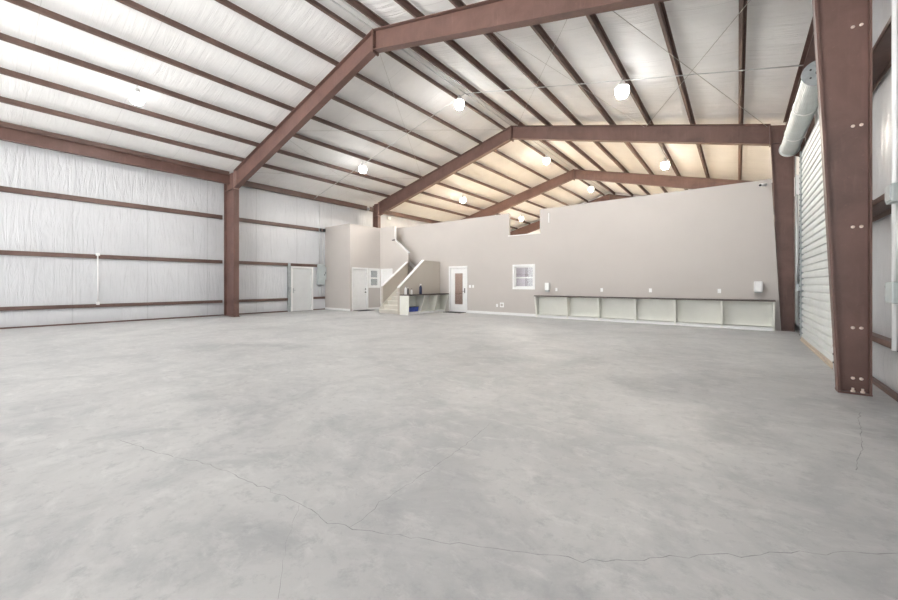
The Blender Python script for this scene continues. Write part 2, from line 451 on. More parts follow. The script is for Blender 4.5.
# ------------------------------------------------------------------ wall girts
def girt(x, side, y0, y1, z, h, label):
    """C girt: web towards the room, lips back to the wall"""
    g = MB(); xi = x+side*.085
    g.box(xi, xi-side*.008, y0, y1, z-h/2, z+h/2)
    g.box(x+side*.01, xi, y0, y1, z-h/2, z-h/2+.008); g.box(x+side*.01, xi, y0, y1, z+h/2-.008, z+h/2)
    return tag(g.build('wall_girt', M['purlin']), label, 'girt', 'brown wall girts')
GX = XL-.03
girt(GX, 1, Y0, 6.45, .59, .115, 'lowest brown girt on left wall, before the near column')
girt(GX, 1, Y0, 6.45, 2.24, .135, 'middle brown girt on left wall, before the near column')
girt(GX, 1, Y0, 6.45, 4.10, .16, 'top brown girt on left wall, before the near column')
girt(GX, 1, 6.68, 9.30, .59, .115, 'lowest brown girt between the near left column and the grey door')
girt(GX, 1, 6.68, 11.33, 2.25, .135, 'middle brown girt running over the grey door head')
girt(GX, 1, 6.68, 11.33, 4.10, .16, 'top brown girt on left wall, beyond the near column')
girt(GX, 1, 10.65, 11.33, .61, .115, 'short low brown girt under the electrical panel')
def deep_girt(z, label):
    """Z girt lying flat: web horizontal, lip towards the room"""
    g = MB(); a, b = 1.245, XR-.005
    g.box(a, b, Y0, 7.9, z, z+.008); g.box(a, a+.008, Y0, 7.9, z, z+.065); g.box(b-.008, b, Y0, 7.9, z-.06, z)
    tag(g.build('wall_girt', M['purlin']), label, 'girt', 'brown wall girts')
deep_girt(.65, 'lowest deep brown girt on right wall beside the big column')
deep_girt(2.23, 'middle deep brown girt on right wall beside the big column')
deep_girt(4.02, 'top deep brown girt on right wall beside the big column')
def brace(z, label):
    g = MB(); g.box(1.25, 1.42, 6.54, 6.55, z, z+.075); g.box(1.25, 1.30, 6.48, 6.54, z, z+.012)
    for x in (1.31, 1.37): g.cyl((x, 6.525, z+.04), (x, 6.54, z+.04), .014, 8)
    tag(g.build('girt_clip', M['purlin']), label, 'clip', 'girt clips')
brace(4.028, 'steel clip joining the top girt to the big right column')
brace(2.238, 'steel clip joining the middle girt to the big right column')

# base angles
for n, (x, y0, y1, nm) in enumerate([(GX+.04, Y0, 9.3, 'thin brown base angle along the left wall foot'), (GX+.04, 10.65, 11.33, 'short dark base angle under the electrical panel'), (XR-.03, Y0, 8.1, 'thin brown base angle along the right wall foot')]):
    g = MB(); g.box(x-.03, x+.03, y0, y1, 0, .045)
    struct(g.build(f'trim_{n+1}', M['purlin']), nm, 'trim')

# ------------------------------------------------------------------ partition wall with notch, window and door holes
ZT = 4.31
DX0, DX1, DZ = -10.80, -9.89, 2.07            # glass door opening
WX0, WX1, WZ0, WZ1 = -7.40, -6.56, 1.18, 2.04 # window opening
NX0, NX1, NZ = -7.66, -6.27, 3.34
EX = .735                                       # right end at the top, follows the column
def xe_at(z): return .958-.0479*z
mb = MB()
def wp(x0, x1, z0, z1): mb.box(x0, x1, YW, YW+.12, z0, z1)
wp(-14.95, DX0, 0, ZT); wp(DX0, DX1, DZ, ZT); wp(DX1, WX0, 0, NZ); wp(DX1, NX0, NZ, ZT)
wp(WX0, WX1, 0, WZ0); wp(WX0, WX1, WZ1, NZ); wp(WX1, NX1, 0, NZ)
mb.prism([(NX1, 0), (xe_at(0), 0), (xe_at(ZT), ZT), (NX1, ZT)], 'Y', YW, YW+.12)
wp(-17.0, -14.95, 0, 3.3)
struct(mb.build('wall_partition', M['drywall'], base=(-7, YW, 0)), 'tall warm grey partition wall across the hall', 'wall')
mb = MB(); mb.box(NX0-.03, NX1+.03, YW-.03, YW+.14, NZ-.005, NZ+.03)
struct(mb.build('trim_4', M['white']), 'white sill of the notch cut in the partition top', 'trim')
mb = MB(); mb.box(DX1+.09, -6.34, YW-.018, YW-.001, 0, .11)
struct(mb.build('baseboard_far', M['white']), 'white baseboard between glass door and long bench', 'baseboard')
# mezzanine deck and office behind the partition
mb = MB(); mb.box(-17.0, 1.2, YW+.13, 29.38, 3.1, 3.3)
struct(mb.build('floor_mezzanine', M['plywood']), 'plywood deck of the upper storey behind the partition', 'floor')
mb = MB()
mb.box(-11.4, -5.7, 16.6, 16.7, 0, 3.09); mb.box(-11.5, -11.4, YW+.13, 16.7, 0, 3.09); mb.box(-5.7, -5.6, YW+.13, 16.7, 0, 3.09)
mb.box(-8.9, -8.8, YW+.13, 16.6, 0, 3.09)
struct(mb.build('wall_office', M['office']), 'office walls behind the glass door', 'wall')
for loc, e in (((-10.3, 15.3, 2.9), 34), ((-7.0, 15.3, 2.9), 46)):  # unseen area lights added to brighten the office behind the glass
    l = bpy.data.lights.new('office_fill', 'AREA'); l.size = 1.0; l.energy = e; l.color = (1, .95, .92)
    lo = bpy.data.objects.new('office_fill', l); lo.location = loc; COL.objects.link(lo)

# glass door
d = struct(empty('door_1', ((DX0+DX1)/2, YW, 0)), 'white full-glass door in the grey partition', 'door')
f = MB()
for a, b in ((DX0-.08, DX0+.01), (DX1-.01, DX1+.08)): f.cbox(a, b, YW-.02, YW+.1, 0, DZ+.075, .006)
f.cbox(DX0-.08, DX1+.08, YW-.022, YW+.1, DZ-.01, DZ+.08, .006)
f.build('door_casing', M['white'], d)
f = MB(); a, b = DX0+.02, DX1-.02; gx0, gx1, gz0, gz1 = a+.21, b-.17, .36, 1.83
f.box(a, gx0, YW+.03, YW+.075, .02, DZ-.015); f.box(gx1, b, YW+.03, YW+.075, .02, DZ-.015)
f.box(gx0, gx1, YW+.03, YW+.075, .02, gz0); f.box(gx0, gx1, YW+.03, YW+.075, gz1, DZ-.015)
lf = f.build('door_leaf', M['white_door'], d)
f = MB()
for q in ((gx0-.02, gx0+.012, gz0-.02, gz1+.02), (gx1-.012, gx1+.02, gz0-.02, gz1+.02), (gx0, gx1, gz0-.02, gz0+.012), (gx0, gx1, gz1-.012, gz1+.02)):
    f.box(q[0], q[1], YW+.02, YW+.03, q[2], q[3])
f.build('glazing_bead', M['white'], lf)
f = MB(); f.box(gx0, gx1, YW+.048, YW+.056, gz0, gz1); stripe(f.build('glass_pane', M['glass'], lf), 'clear glass pane')
f = MB(); f.cyl((b-.07, YW+.03, .98), (b-.07, YW-.02, .98), .012, 8); f.cyl((b-.07, YW-.02, .98), (b-.17, YW-.02, .98), .009, 8)
f.cbox(b-.095, b-.045, YW+.022, YW+.03, .90, 1.12, .003)
stripe(f.build('door_handle', M['black'], lf), 'dark lever handle')
# tan board seen through the door
f = MB(); f.box(-11.2, -9.2, 16.54, 16.59, 1.05, 2.9)
tag(f.build('wall_board', M['office_tan']), 'tan board behind the pane of the glass door', 'board')

# partition window
w = struct(empty('window_1', ((WX0+WX1)/2, YW, WZ0)), 'white framed sash window in the grey partition', 'window')
f = MB(); c = .085
for q in ((WX0-c, WX0+.005, WZ0-c, WZ1+c), (WX1-.005, WX1+c, WZ0-c, WZ1+c)): f.cbox(q[0], q[1], YW-.022, YW+.1, q[2], q[3], .006)
for q in ((WZ0-c, WZ0+.005), (WZ1-.005, WZ1+c)): f.cbox(WX0-c, WX1+c, YW-.024, YW+.1, q[0], q[1], .006)
f.build('window_frame', M['white'], w)
zm = (WZ0+WZ1)/2-.03
f = MB()
for z0, z1 in ((WZ0, zm), (zm, WZ1)):
    f.box(WX0, WX0+.045, YW+.04, YW+.07, z0, z1); f.box(WX1-.045, WX1, YW+.04, YW+.07, z0, z1)
f.box(WX0, WX1, YW+.03, YW+.07, zm-.025, zm+.025); f.box(WX0, WX1, YW+.04, YW+.07, WZ0, WZ0+.05); f.box(WX0, WX1, YW+.04, YW+.07, WZ1-.05, WZ1)
sash = f.build('sash', M['white'], w)
for z0, z1 in ((WZ0+.05, zm-.025), (zm+.025, WZ1-.05)):
    f = MB(); f.box(WX0+.045, WX1-.045, YW+.05, YW+.056, z0, z1); stripe(f.build('glass_pane', M['glass'], sash), 'clear glass pane')
f = MB(); f.box(WX0-.1, (WX0+WX1)/2-.09, YW+.30, YW+.32, 1.0, 2.2)  # two coloured panels stand in for the reflection in the panes
tag(f.build('window_reflection', M['lav']), 'pale lavender panel painted as a reflection, left half of the partition window', 'reflection_panel')
f = MB(); f.box((WX0+WX1)/2-.09, WX1+.3, YW+.30, YW+.32, 1.0, 2.2)
tag(f.build('window_reflection', M['mauve']), 'darker mauve panel painted as a reflection, right half of the partition window', 'reflection_panel')

# ------------------------------------------------------------------ corner room (left)
BX, BY, W2 = -14.95, 11.363, 13.3
RD0, RD1, RDZ = 11.56, 12.42, 2.06             # door opening in Y
RW0, RW1, RWZ0, RWZ1 = 12.60, 13.20, 1.20, 2.05
mb = MB()
mb.box(XL, BX, BY, BY+.12, 0, 4.27)
def bp_(y0, y1, z0, z1): mb.box(BX-.12, BX, y0, y1, z0, z1)
bp_(BY+.12, RD0, 0, 4.27); bp_(RD0, RD1, RDZ, 4.27); bp_(RD1, RW0, 0, 4.27); bp_(RW0, RW1, 0, RWZ0); bp_(RW0, RW1, RWZ1, 4.27); bp_(RW1, W2+.12, 0, 4.27)
mb.box(-15.5, BX-.12, W2, W2+.12, 0, 4.27)
mb.box(XL, BX-.12, BY+.12, W2, 4.17, 4.26)
struct(mb.build('wall_room', M['drywall'], base=(BX, BY, 0)), 'warm grey corner room below the left eave', 'wall')
mb = MB(); mb.box(XL+.03, BX+.015, BY-.016, BY-.001, 0, .10)
struct(mb.build('baseboard_left', M['white']), 'white baseboard along the front of the corner room', 'baseboard')
mb = MB(); mb.box(BX+.001, BX+.016, RD1+.085, W2-.02, 0, .10)
struct(mb.build('baseboard_right', M['white']), 'white baseboard under the small grey window', 'baseboard')

def panel_door(root, lo, hi, x, zt, sgn_label, mat, knob_y, panels=True):
    """door in a plane of constant X, face towards +X"""
    f = MB()
    f.cbox(x-.1, x+.022, lo-.075, lo+.008, 0, zt+.075, .006); f.cbox(x-.1, x+.022, hi-.008, hi+.075, 0, zt+.075, .006)
    f.cbox(x-.1, x+.024, lo-.075, hi+.075, zt-.008, zt+.08, .006)
    f.build('door_casing', M['white'], root)
    f = MB(); f.box(x-.075, x-.04, lo+.012, hi-.012, .015, zt-.012)
    leaf = f.build('door_leaf', mat, root)
    if panels:
        f = MB(); wd = (hi-lo-.024); y0 = lo+.012
        for a, b in ((.13, .46), (.54, .87)):
            for z0, z1 in ((.22, .95), (1.08, zt-.16)):
                ya, yb = y0+wd*a, y0+wd*b
                f.box(x-.041, x-.034, ya, ya+.022, z0, z1); f.box(x-.041, x-.034, yb-.022, yb, z0, z1)
                f.box(x-.041, x-.034, ya, yb, z0, z0+.022); f.box(x-.041, x-.034, ya, yb, z1-.022, z1)
        f.build('panel_moulding', mat, leaf)
    for z, r in ((.90, .03), (1.06, .026)):
        f = MB(); f.tube([(x-.045, knob_y, z), (x-.03, knob_y, z), (x-.01, knob_y, z), (x+.015, knob_y, z), (x+.022, knob_y, z)], [r*1.05, r*1.05, r*.5, r, r*.7], 12)
        stripe(f.build('door_knob' if z < 1 else 'deadbolt', M['black'], leaf), 'dark door knob' if z < 1 else 'dark round deadbolt')
d = struct(empty('door_2', (BX, (RD0+RD1)/2, 0)), 'white panelled door of the corner room', 'door')
panel_door(d, RD0, RD1, BX, RDZ, '', M['white_door'], RD1-.085)

w = struct(empty('window_2', (BX, (RW0+RW1)/2, RWZ0)), 'small white sash window beside the corner room door', 'window')
f = MB(); c = .08
for q in ((RW0-c, RW0+.06), (RW1-.06, RW1+c)): f.cbox(BX-.1, BX+.022, q[0], q[1], RWZ0-c, RWZ1+c, .006)
for q in ((RWZ0-c, RWZ0+.05), (RWZ1-.05, RWZ1+c)): f.cbox(BX-.1, BX+.024, RW0-c, RW1+c, q[0], q[1], .006)
f.build('window_frame', M['white'], w)
f = MB(); zm = (RWZ0+RWZ1)/2
f.box(BX-.07, BX-.03, RW0+.05, RW1-.05, zm-.035, zm+.035)
sash = f.build('sash', M['white'], w)
for z0, z1 in ((RWZ0+.05, zm-.035), (zm+.035, RWZ1-.05)):
    f = MB(); f.box(BX-.055, BX-.049, RW0+.06, RW1-.06, z0, z1); stripe(f.build('glass_pane', M['glass_grey'], sash), 'dark grey glass pane')

# ------------------------------------------------------------------ staircase
SX0, SX1 = -12.91, -11.43                       # faces of the two half walls
LZ = 1.48
st = tag(empty('staircase', (-12.2, 11.5, 0)), 'white-tread L-shaped staircase between taupe half walls', 'staircase')
n = 8; y0 = 11.42; run = (W2-y0)/(n-1); rise = LZ/n
for i in range(n-1):
    z1 = rise*(i+1); ya = y0+run*i
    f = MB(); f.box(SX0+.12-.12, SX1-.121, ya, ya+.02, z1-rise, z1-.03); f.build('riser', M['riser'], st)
    f = MB(); f.cbox(SX0, SX1-.121, ya-.025, ya+run+.019, z1-.03, z1, .006); f.build('tread', M['tread'], st)
f = MB(); f.box(SX0, SX1-.121, W2, W2+.02, LZ-rise, LZ-.03); f.build('riser', M['riser'], st)
f = MB(); f.box(SX0-.0, SX1-.121, W2-.025, YW-.005, LZ-.03, LZ); f.build('landing', M['tread'], st)
for i in range(6):
    z1 = LZ+rise*(i+1); xa = SX0-.26*i
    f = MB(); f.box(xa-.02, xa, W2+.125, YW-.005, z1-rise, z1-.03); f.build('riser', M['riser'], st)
    f = MB(); f.cbox(xa-.279, xa+.025, W2+.125, YW-.005, z1-.03, z1, .006); f.build('tread', M['tread'], st)
def capped(poly, cap, x0, x1, name='half_wall'):
    f = MB(); f.prism(poly, 'X', x0, x1); h = f.build(name, M['drywall_dark'], st)
    f = MB(); (ya, za), (yb, zb) = cap
    f.prism([(ya, za), (yb, zb), (yb, zb+.035), (ya, za+.035)], 'X', x0-.015, x1+.015)
    stripe(f.build('cap_rail', M['white'], h), 'white sloping cap rail')
capped([(11.66, 0), (W2+.1, 0), (W2+.1, 2.39), (W2, 2.39), (11.66, 1.22)], ((11.645, 1.21), (W2, 2.39)), SX0-.12, SX0)
capped([(11.26, 0), (YW-.004, 0), (YW-.004, 2.40), (12.84, 2.40), (11.26, 1.16)], ((11.245, 1.15), (12.84, 2.40)), SX1-.12, SX1)
# skirt board on the inside of the left half wall
f = MB(); f.prism([(11.45, 0), (11.45, .27), (W2, LZ+.22), (W2, LZ), (11.6, .0)], 'X', SX0, SX0+.014)
f.build('skirt_board', M['tread'], st)
f = MB(); f.prism([(-13.0, 1.95), (-13.0, 2.16), (-14.4, 3.24), (-14.4, 3.03)], 'Y', YW-.016, YW-.001)
stripe(f.build('skirt_board', M['white'], st), 'white skirt board of the upper flight')
# wall of the upper flight (faces the hall)
U0, UZ0, UX1, UZ1 = SX0, 2.86, -13.86, 3.56
f = MB(); dd0, dd1, ddz = -14.82, -14.08, 2.04   # under-stair door opening
f.box(BX, dd0, W2, W2+.12, 0, 4.27); f.box(dd0, dd1, W2, W2+.12, ddz, 4.27); f.box(dd1, UX1, W2, W2+.12, 0, 4.27)
f.prism([(UX1, 0), (U0, 0), (U0, UZ0), (UX1, UZ1)], 'Y', W2, W2+.12)
struct(f.build('wall_stair', M['drywall'], base=(-14, W2, 0)), 'grey wall of the upper stair flight', 'wall')
f = MB(); f.prism([(UX1, UZ1), (U0+.02, UZ0-.015), (U0+.02, UZ0+.02), (UX1, UZ1+.035)], 'Y', W2-.015, W2+.135)
struct(f.build('trim_5', M['white']), 'white cap rail on the upper stair flight', 'trim')
f = MB(); f.box(UX1-.001, UX1+.012, W2-.004, W2+.124, UZ1+.02, 4.27)  # wall end face brightened with white, light painted into the colour
struct(f.build('trim_6', M['white']), 'white strip painting light on the end face of the stair wall', 'trim')
f = MB(); f.cyl((UX1-.12, W2-.05, UZ1-.0), (UX1+.06, W2-.05, UZ1-.0), .03, 10); f.cyl((UX1-.1, W2, UZ1), (UX1-.1, W2-.05, UZ1), .012, 8)
tag(f.build('handrail_end', M['black']), 'short dark handrail end at the top of the stairs', 'handrail')
d = struct(empty('door_3', ((dd0+dd1)/2, W2, 0)), 'white cupboard door behind the left half wall', 'door')
f = MB()
f.cbox(dd0-.07, dd0+.008, W2-.022, W2+.1, 0, ddz+.07, .006); f.cbox(dd1-.008, dd1+.07, W2-.022, W2+.1, 0, ddz+.07, .006); f.cbox(dd0-.07, dd1+.07, W2-.024, W2+.1, ddz-.008, ddz+.075, .006)
f.build('door_casing', M['white'], d)
f = MB(); f.box(dd0+.012, dd1-.012, W2+.03, W2+.07, .015, ddz-.012); f.build('door_leaf', M['white_door'], d)

# ------------------------------------------------------------------ left wall door, channel and electrics
LX = GX+.02
d = struct(empty('door_4', (LX, 10.0, 0)), 'plain pale grey steel door in the left wall', 'door')
f = MB(); a, b, zt = 9.50, 10.56, 2.10
f.cbox(LX-.02, LX+.10, a-.06, a+.03, 0, zt+.07, .006); f.cbox(LX-.02, LX+.10, b-.03, b+.06, 0, zt+.07, .006); f.cbox(LX-.02, LX+.102, a-.06, b+.06, zt-.01, zt+.075, .006)
f.build('door_casing', M['white'], d)
f = MB(); f.box(LX, LX+.045, a+.032, b-.032, .012, zt-.012); leaf = f.build('door_leaf', M['grey_door'], d)
f = MB()
for z in (.25, 1.05, 1.85): f.cyl((LX+.05, b-.036, z-.05), (LX+.05, b-.036, z+.05), .009, 8)
f.build('hinge', M['galv'], leaf)
f = MB(); f.cbox(LX+.045, LX+.052, a+.06, a+.12, .88, 1.12, .003); f.cyl((LX+.05, a+.09, 1.0), (LX+.10, a+.09, 1.0), .011, 8); f.cyl((LX+.095, a+.09, 1.0), (LX+.095, a+.2, 1.0), .009, 8)
stripe(f.build('door_handle', M['galv'], leaf), 'grey lever handle')
f = MB(); f.box(LX, LX+.10, 9.30, 9.40, 0, 2.32); f.box(LX+.10, LX+.12, 9.29, 9.31, 0, 2.32); f.box(LX+.10, LX+.12, 9.39, 9.41, 0, 2.32)
tag(f.build('steel_jamb_channel', M['galv']), 'grey steel channel standing left of the grey door', 'channel')
f = MB(); f.cbox(LX+.12, LX+.19, 9.30, 9.40, .98, 1.18, .008)
o = tag(f.build('switch_box', M['galv']), 'small grey switch box on the channel by the grey door', 'switch')
f = MB(); f.cyl((GX+.104, 2.62, .62), (GX+.104, 2.62, 2.30), .02, 10)
c_ = tag(f.build('conduit', M['pvc']), 'white vertical conduit between two girts on near left wall', 'conduit')
f = MB(); f.cbox(GX+.09, GX+.15, 2.57, 2.67, 2.27, 2.36, .006); f.build('junction_box', M['pvc'], c_)
f = MB(); f.cbox(GX+.09, GX+.15, 2.58, 2.66, .62, .72, .006); f.build('junction_box', M['pvc'], c_)

p = tag(empty('breaker_box', (GX+.1, 11.06, 1.28)), 'grey electrical panel box on left wall by the corner room', 'electrical panel')
f = MB(); f.cbox(GX+.031, GX+.22, 10.86, 11.24, 1.28, 2.31, .01); f.build('cabinet', M['panel'], p)
f = MB(); f.cbox(GX+.22, GX+.235, 10.885, 11.215, 1.31, 2.28, .006); dr = f.build('cover', M['panel'], p)
f = MB(); f.cbox(GX+.235, GX+.25, 11.17, 11.195, 1.75, 1.83, .003); stripe(f.build('latch', M['black'], dr), 'dark latch')
p = tag(empty('disconnect_box', (GX+.1, 11.30, 1.5)), 'narrow grey switch box at right of the electrical panel', 'electrical box')
f = MB(); f.cbox(GX+.031, GX+.18, 11.262, 11.345, 1.55, 2.2, .008); f.build('cabinet', M['panel'], p)
f = MB(); f.cbox(GX+.18, GX+.20, 11.28, 11.30, 1.82, 1.95, .003); stripe(f.build('lever', M['black'], p), 'dark lever')
for y, z0, z1, lab in ((10.98, 2.31, 5.5, 'tall thin conduit rising above the electrical panel to the eave'), (11.16, 2.31, 4.02, 'second conduit above the electrical panel, ending at the top girt'), (10.95, .67, 1.28, 'left thin conduit below the electrical panel'), (11.14, .67, 1.28, 'thicker conduit below the electrical panel')):
    f = MB(); rr = .032 if 'thicker' in lab else .02; f.cyl((GX+.083+rr, y, z0), (GX+.083+rr, y, z1), rr, 10)
    tag(f.build('conduit', M['conduit']), lab, 'conduit')
for y, lab in ((11.02, 'dark clamp box on the top girt end, left one'), (11.25, 'dark clamp box on the top girt end, right one')):
    f = MB(); f.cbox(GX+.087, GX+.17, y-.05, y+.05, 4.03, 4.17, .008); tag(f.build('clamp_box', M['black']), lab, 'box')
f = MB(); f.cbox(XL-.03, XL+.12, 15.70, 15.92, 5.28, 5.44, .01); e_ = f
tag(e_.build('emergency_light', M['white_plastic']), 'small white box high on the wall right of the second column', 'emergency light')

# ------------------------------------------------------------------ benches
def bench_long():
    t = tag(empty('workbench', (-2.8, 13.8, 0)), 'long pale workbench with dark top along the grey partition', 'workbench')
    x0, x1, zt = -6.33, .80, .855; yb = YW-.004
    f = MB(); f.cbox(x0-.03, x1+.02, YW-.37, yb, zt-.028, zt+.012, .004); stripe(f.build('countertop', M['top'], t), 'dark brown countertop')
    f = MB(); f.box(x0, x1, yb-.015, yb, .11, zt-.029); f.build('back_panel', M['bench'], t)
    f = MB(); f.box(x0, x1, YW-.20, yb-.016, .09, .11); f.build('bottom_shelf', M['bench'], t)
    f = MB(); f.box(x0, x1, YW-.20, YW-.185, 0, .11); stripe(f.build('kick_board', M['white'], t), 'white kick board')
    for x in (x0, -5.09, -3.94, -2.75, -1.60, -.40, x1-.03):
        f = MB(); f.prism([(YW-.36, zt-.029), (yb-.016, zt-.029), (yb-.016, 0), (YW-.215, 0), (YW-.215, .06)], 'X', x-.012, x+.042)
        f.build('divider', M['bench'], t)
bench_long()
def bench_short():
    t = tag(empty('workbench', (-11.1, 12.6, 0)), 'short pale workbench with dark top against the stair wall', 'workbench')
    y0, y1, zt = 11.27, YW-.005, .855; xb = SX1+.004; xf = SX1+.56
    f = MB(); f.cbox(xb, xf, y0-.02, y1, zt-.03, zt+.012, .004); stripe(f.build('countertop', M['top'], t), 'dark brown countertop')
    f = MB(); f.box(xb, xb+.015, y0, y1, .11, zt-.031); f.build('back_panel', M['bench'], t)
    f = MB(); f.box(xb+.016, xf-.25, y0, y1, .09, .11); f.build('bottom_shelf', M['bench'], t)
    f = MB(); f.box(xf-.27, xf-.255, y0, y1, 0, .11); stripe(f.build('kick_board', M['white'], t), 'white kick board')
    for y in (y0, 12.26, 13.18, y1-.03):
        f = MB(); f.prism([(xb+.016, 0), (xb+.016, zt-.031), (xf-.02, zt-.031), (xf-.24 if y > y0 else xf-.04, .06), (xf-.24 if y > y0 else xf-.04, 0)], 'Y', y, y+.03)
        f.build('divider', M['bench'], t)
bench_short()

# things on and in the short bench
zt = .869
def bottle(x, y, h, r, mat, capm, label, trigger=False):
    t = tag(empty('bottle', (x, y, zt)), label, 'bottle', 'bottles on the short bench')
    f = MB(); f.lathe([(r*.92, 0), (r, .01), (r, h*.62), (r*.85, h*.72), (r*.36, h*.82), (r*.36, h*.86)], (x, y, zt), 14); f.build('body', mat, t)
    f = MB()
    if trigger:
        f.lathe([(r*.42, h*.86), (r*.42, h*.92)], (x, y, zt), 12); f.cbox(x-.02, x+.02, y-.035, y+.06, zt+h*.92, zt+h, .006)
        f.tube([(x, y-.03, zt+h*.92), (x, y-.055, zt+h*.86), (x, y-.05, zt+h*.78)], .007, 6)
        f.build('trigger_sprayer', capm, t)
    else:
        f.lathe([(r*.45, h*.86), (r*.45, h*.98), (r*.4, h)], (x, y, zt), 12); f.build('cap', capm, t)
bottle(-11.16, 11.36, .36, .055, M['white_plastic'], M['galv'], 'tall white bottle nearest the stairs on the short bench')
bottle(-11.22, 11.56, .32, .035, M['black'], M['white_plastic'], 'slim dark bottle with white cap on the short bench')
bottle(-11.12, 11.68, .25, .045, M['white_plastic'], M['black'], 'short white bottle with black cap on the short bench')
bottle(-11.14, 12.28, .45, .065, M['navy'], M['white_plastic'], 'dark spray bottle with white trigger on the short bench', True)
t = tag(empty('storage_tub', (-11.2, 11.95, .11)), 'blue plastic tub on the bottom shelf of the short bench', 'tub')
f = MB(); x0, x1, y0, y1, z0 = -11.39, -11.14, 11.55, 12.15, .111
f.add([(x0+.02, y0+.02, z0), (x1-.02, y0+.02, z0), (x1-.02, y1-.02, z0), (x0+.02, y1-.02, z0), (x0, y0, z0+.19), (x1, y0, z0+.19), (x1, y1, z0+.19), (x0, y1, z0+.19)], [(3, 2, 1, 0), (4, 5, 6, 7), (0, 1, 5, 4), (1, 2, 6, 5), (2, 3, 7, 6), (3, 0, 4, 7)])
f.build('body', M['blue'], t)
f = MB(); f.cbox(x0-.012, x1+.012, y0-.012, y1+.012, z0+.19, z0+.22, .006); stripe(f.build('lid', M['navy'], t), 'dark navy lid')

# thin dark slabs before two doors
f = MB(); f.cbox(DX0-.05, DX1+.02, YW-.5, YW-.03, 0, .022, .004); tag(f.build('door_strip', M['mat']), 'dark strip in front of the glass door', 'mat')
f = MB(); f.cbox(BX+.03, BX+.55, RD0-.02, RD1+.04, 0, .018, .004); tag(f.build('door_strip', M['mat']), 'dark strip in front of the corner room door', 'mat')

# wall fittings on the partition
def plate(x, z, w, h, name, label, cat, extra=None):
    t = tag(empty(name, (x, YW, z)), label, cat, extra)
    f = MB(); f.cbox(x-w/2, x+w/2, YW-.010, YW, z-h/2, z+h/2, .003); f.build('face_plate', M['white_plastic'], t)
    f = MB()
    if 'switch' in name: f.cbox(x-.012, x+.012, YW-.018, YW-.009, z-.03, z+.03, .003); f.build('rocker', M['white_plastic'], t)
    else:
        for dz in (-.022, .022): f.cbox(x-.017, x+.017, YW-.013, YW-.009, z+dz-.014, z+dz+.014, .002)
        f.build('socket', M['white_plastic'], t)
for x, lab in ((-5.58, 'first white outlet above the long bench, beside the soap dispenser'), (-3.89, 'second white outlet above the long bench'), (-2.32, 'third white outlet above the long bench'), (-.45, 'white outlet above the long bench nearest the towel dispenser')):
    plate(x, 1.105, .085, .13, 'power_outlet', lab, 'outlet', 'outlets above the long bench')
plate(-9.66, 1.21, .12, .125, 'light_switch', 'wider white light switch beside the glass door', 'switch')
plate(-9.49, 1.21, .08, .125, 'light_switch', 'narrow white light switch, farther from the glass door', 'switch')
plate(-8.24, .39, .085, .13, 'power_outlet', 'small white outlet low on the partition left of a white ring', 'outlet')
t = tag(empty('vacuum_inlet', (-8.0, YW, .42)), 'white square plate with grey opening low on the partition', 'inlet')
f = MB(); f.cbox(-8.09, -7.91, YW-.012, YW, .32, .52, .004); f.build('face_plate', M['white_plastic'], t)
f = MB(); f.cyl((-8.0, YW-.02, .42), (-8.0, YW-.011, .42), .06, 20); f.build('flap', M['drywall'], t)
t = tag(empty('soap_dispenser', (-5.93, YW, 1.0)), 'white upright dispenser above the left end of the long bench', 'dispenser')
f = MB(); f.cbox(-6.02, -5.84, YW-.13, YW, 1.08, 1.37, .03); f.build('housing', M['white_plastic'], t)
f = MB(); f.cbox(-6.0, -5.86, YW-.11, YW-.002, 1.0, 1.079, .015); stripe(f.build('nozzle', M['galv'], t), 'dark grey nozzle')
t = tag(empty('towel_dispenser', (.47, YW, 1.07)), 'white towel dispenser on the partition near the right column', 'dispenser')
f = MB(); f.cbox(.36, .56, YW-.24, YW, 1.09, 1.40, .035); f.build('cover', M['white_plastic'], t)
f = MB(); f.cbox(.375, .545, YW-.20, YW-.02, 1.07, 1.089, .004); f.build('paper_slot', M['galv'], t)
t = tag(empty('security_camera', (.62, YW, 4.15)), 'small white security camera at the top right of the partition', 'camera')
f = MB(); f.cyl((.62, YW, 4.16), (.62, YW-.05, 4.16), .05, 14); f.tube([(.62, YW-.05, 4.16), (.60, YW-.12, 4.15), (.58, YW-.15, 4.14)], .018, 8); f.build('bracket', M['white_plastic'], t)
f = MB(); f.cyl((.62, YW-.13, 4.15), (.50, YW-.30, 4.11), .045, 14); bd = f.build('body', M['white_plastic'], t)
f = MB(); f.cyl((.50, YW-.30, 4.11), (.493, YW-.31, 4.107), .034, 14); stripe(f.build('camera_eye', M['black'], bd), 'black lens')
f = MB(); f.cbox(-5.905, -5.865, YW-.03, YW, 3.74, 4.12, .008)
tag(f.build('access_antenna', M['white_plastic']), 'slim white upright bar on the partition right of the notch', 'antenna')

# ------------------------------------------------------------------ roll-up door
rd = tag(empty('rollup_door', (1.2, 10.2, 0)), 'pale grey ribbed roll-up door rolled from a barrel, right wall', 'roll-up door')
cy0, cy1, cx = 8.20, 12.05, 1.21
f = MB(); nz = 31; H = 4.45; poly = []
prof = []
for i in range(nz):
    z = .04+(H-.04)*i/nz; dz = (H-.04)/nz
    prof += [(cx-.022, z), (cx-.026, z+dz*.35), (cx-.020, z+dz*.68), (cx+.012, z+dz*.80), (cx+.012, z+dz*.92)]
prof.append((cx-.016, H))
prof2 = [(x+.012, z) for x, z in prof]
vs = []; nP = len(prof)
for y in (cy0, cy1):
    vs += [(x, y, z) for x, z in prof]
f.add(vs, [(i, i+1, nP+i+1, nP+i) for i in range(nP-1)])
vs = []
for y in (cy0, cy1):
    vs += [(x+.012, y, z) for x, z in prof]
f.add(vs, [(i, nP+i, nP+i+1, i+1) for i in range(nP-1)])
f.build('curtain', M['curtain'], rd)
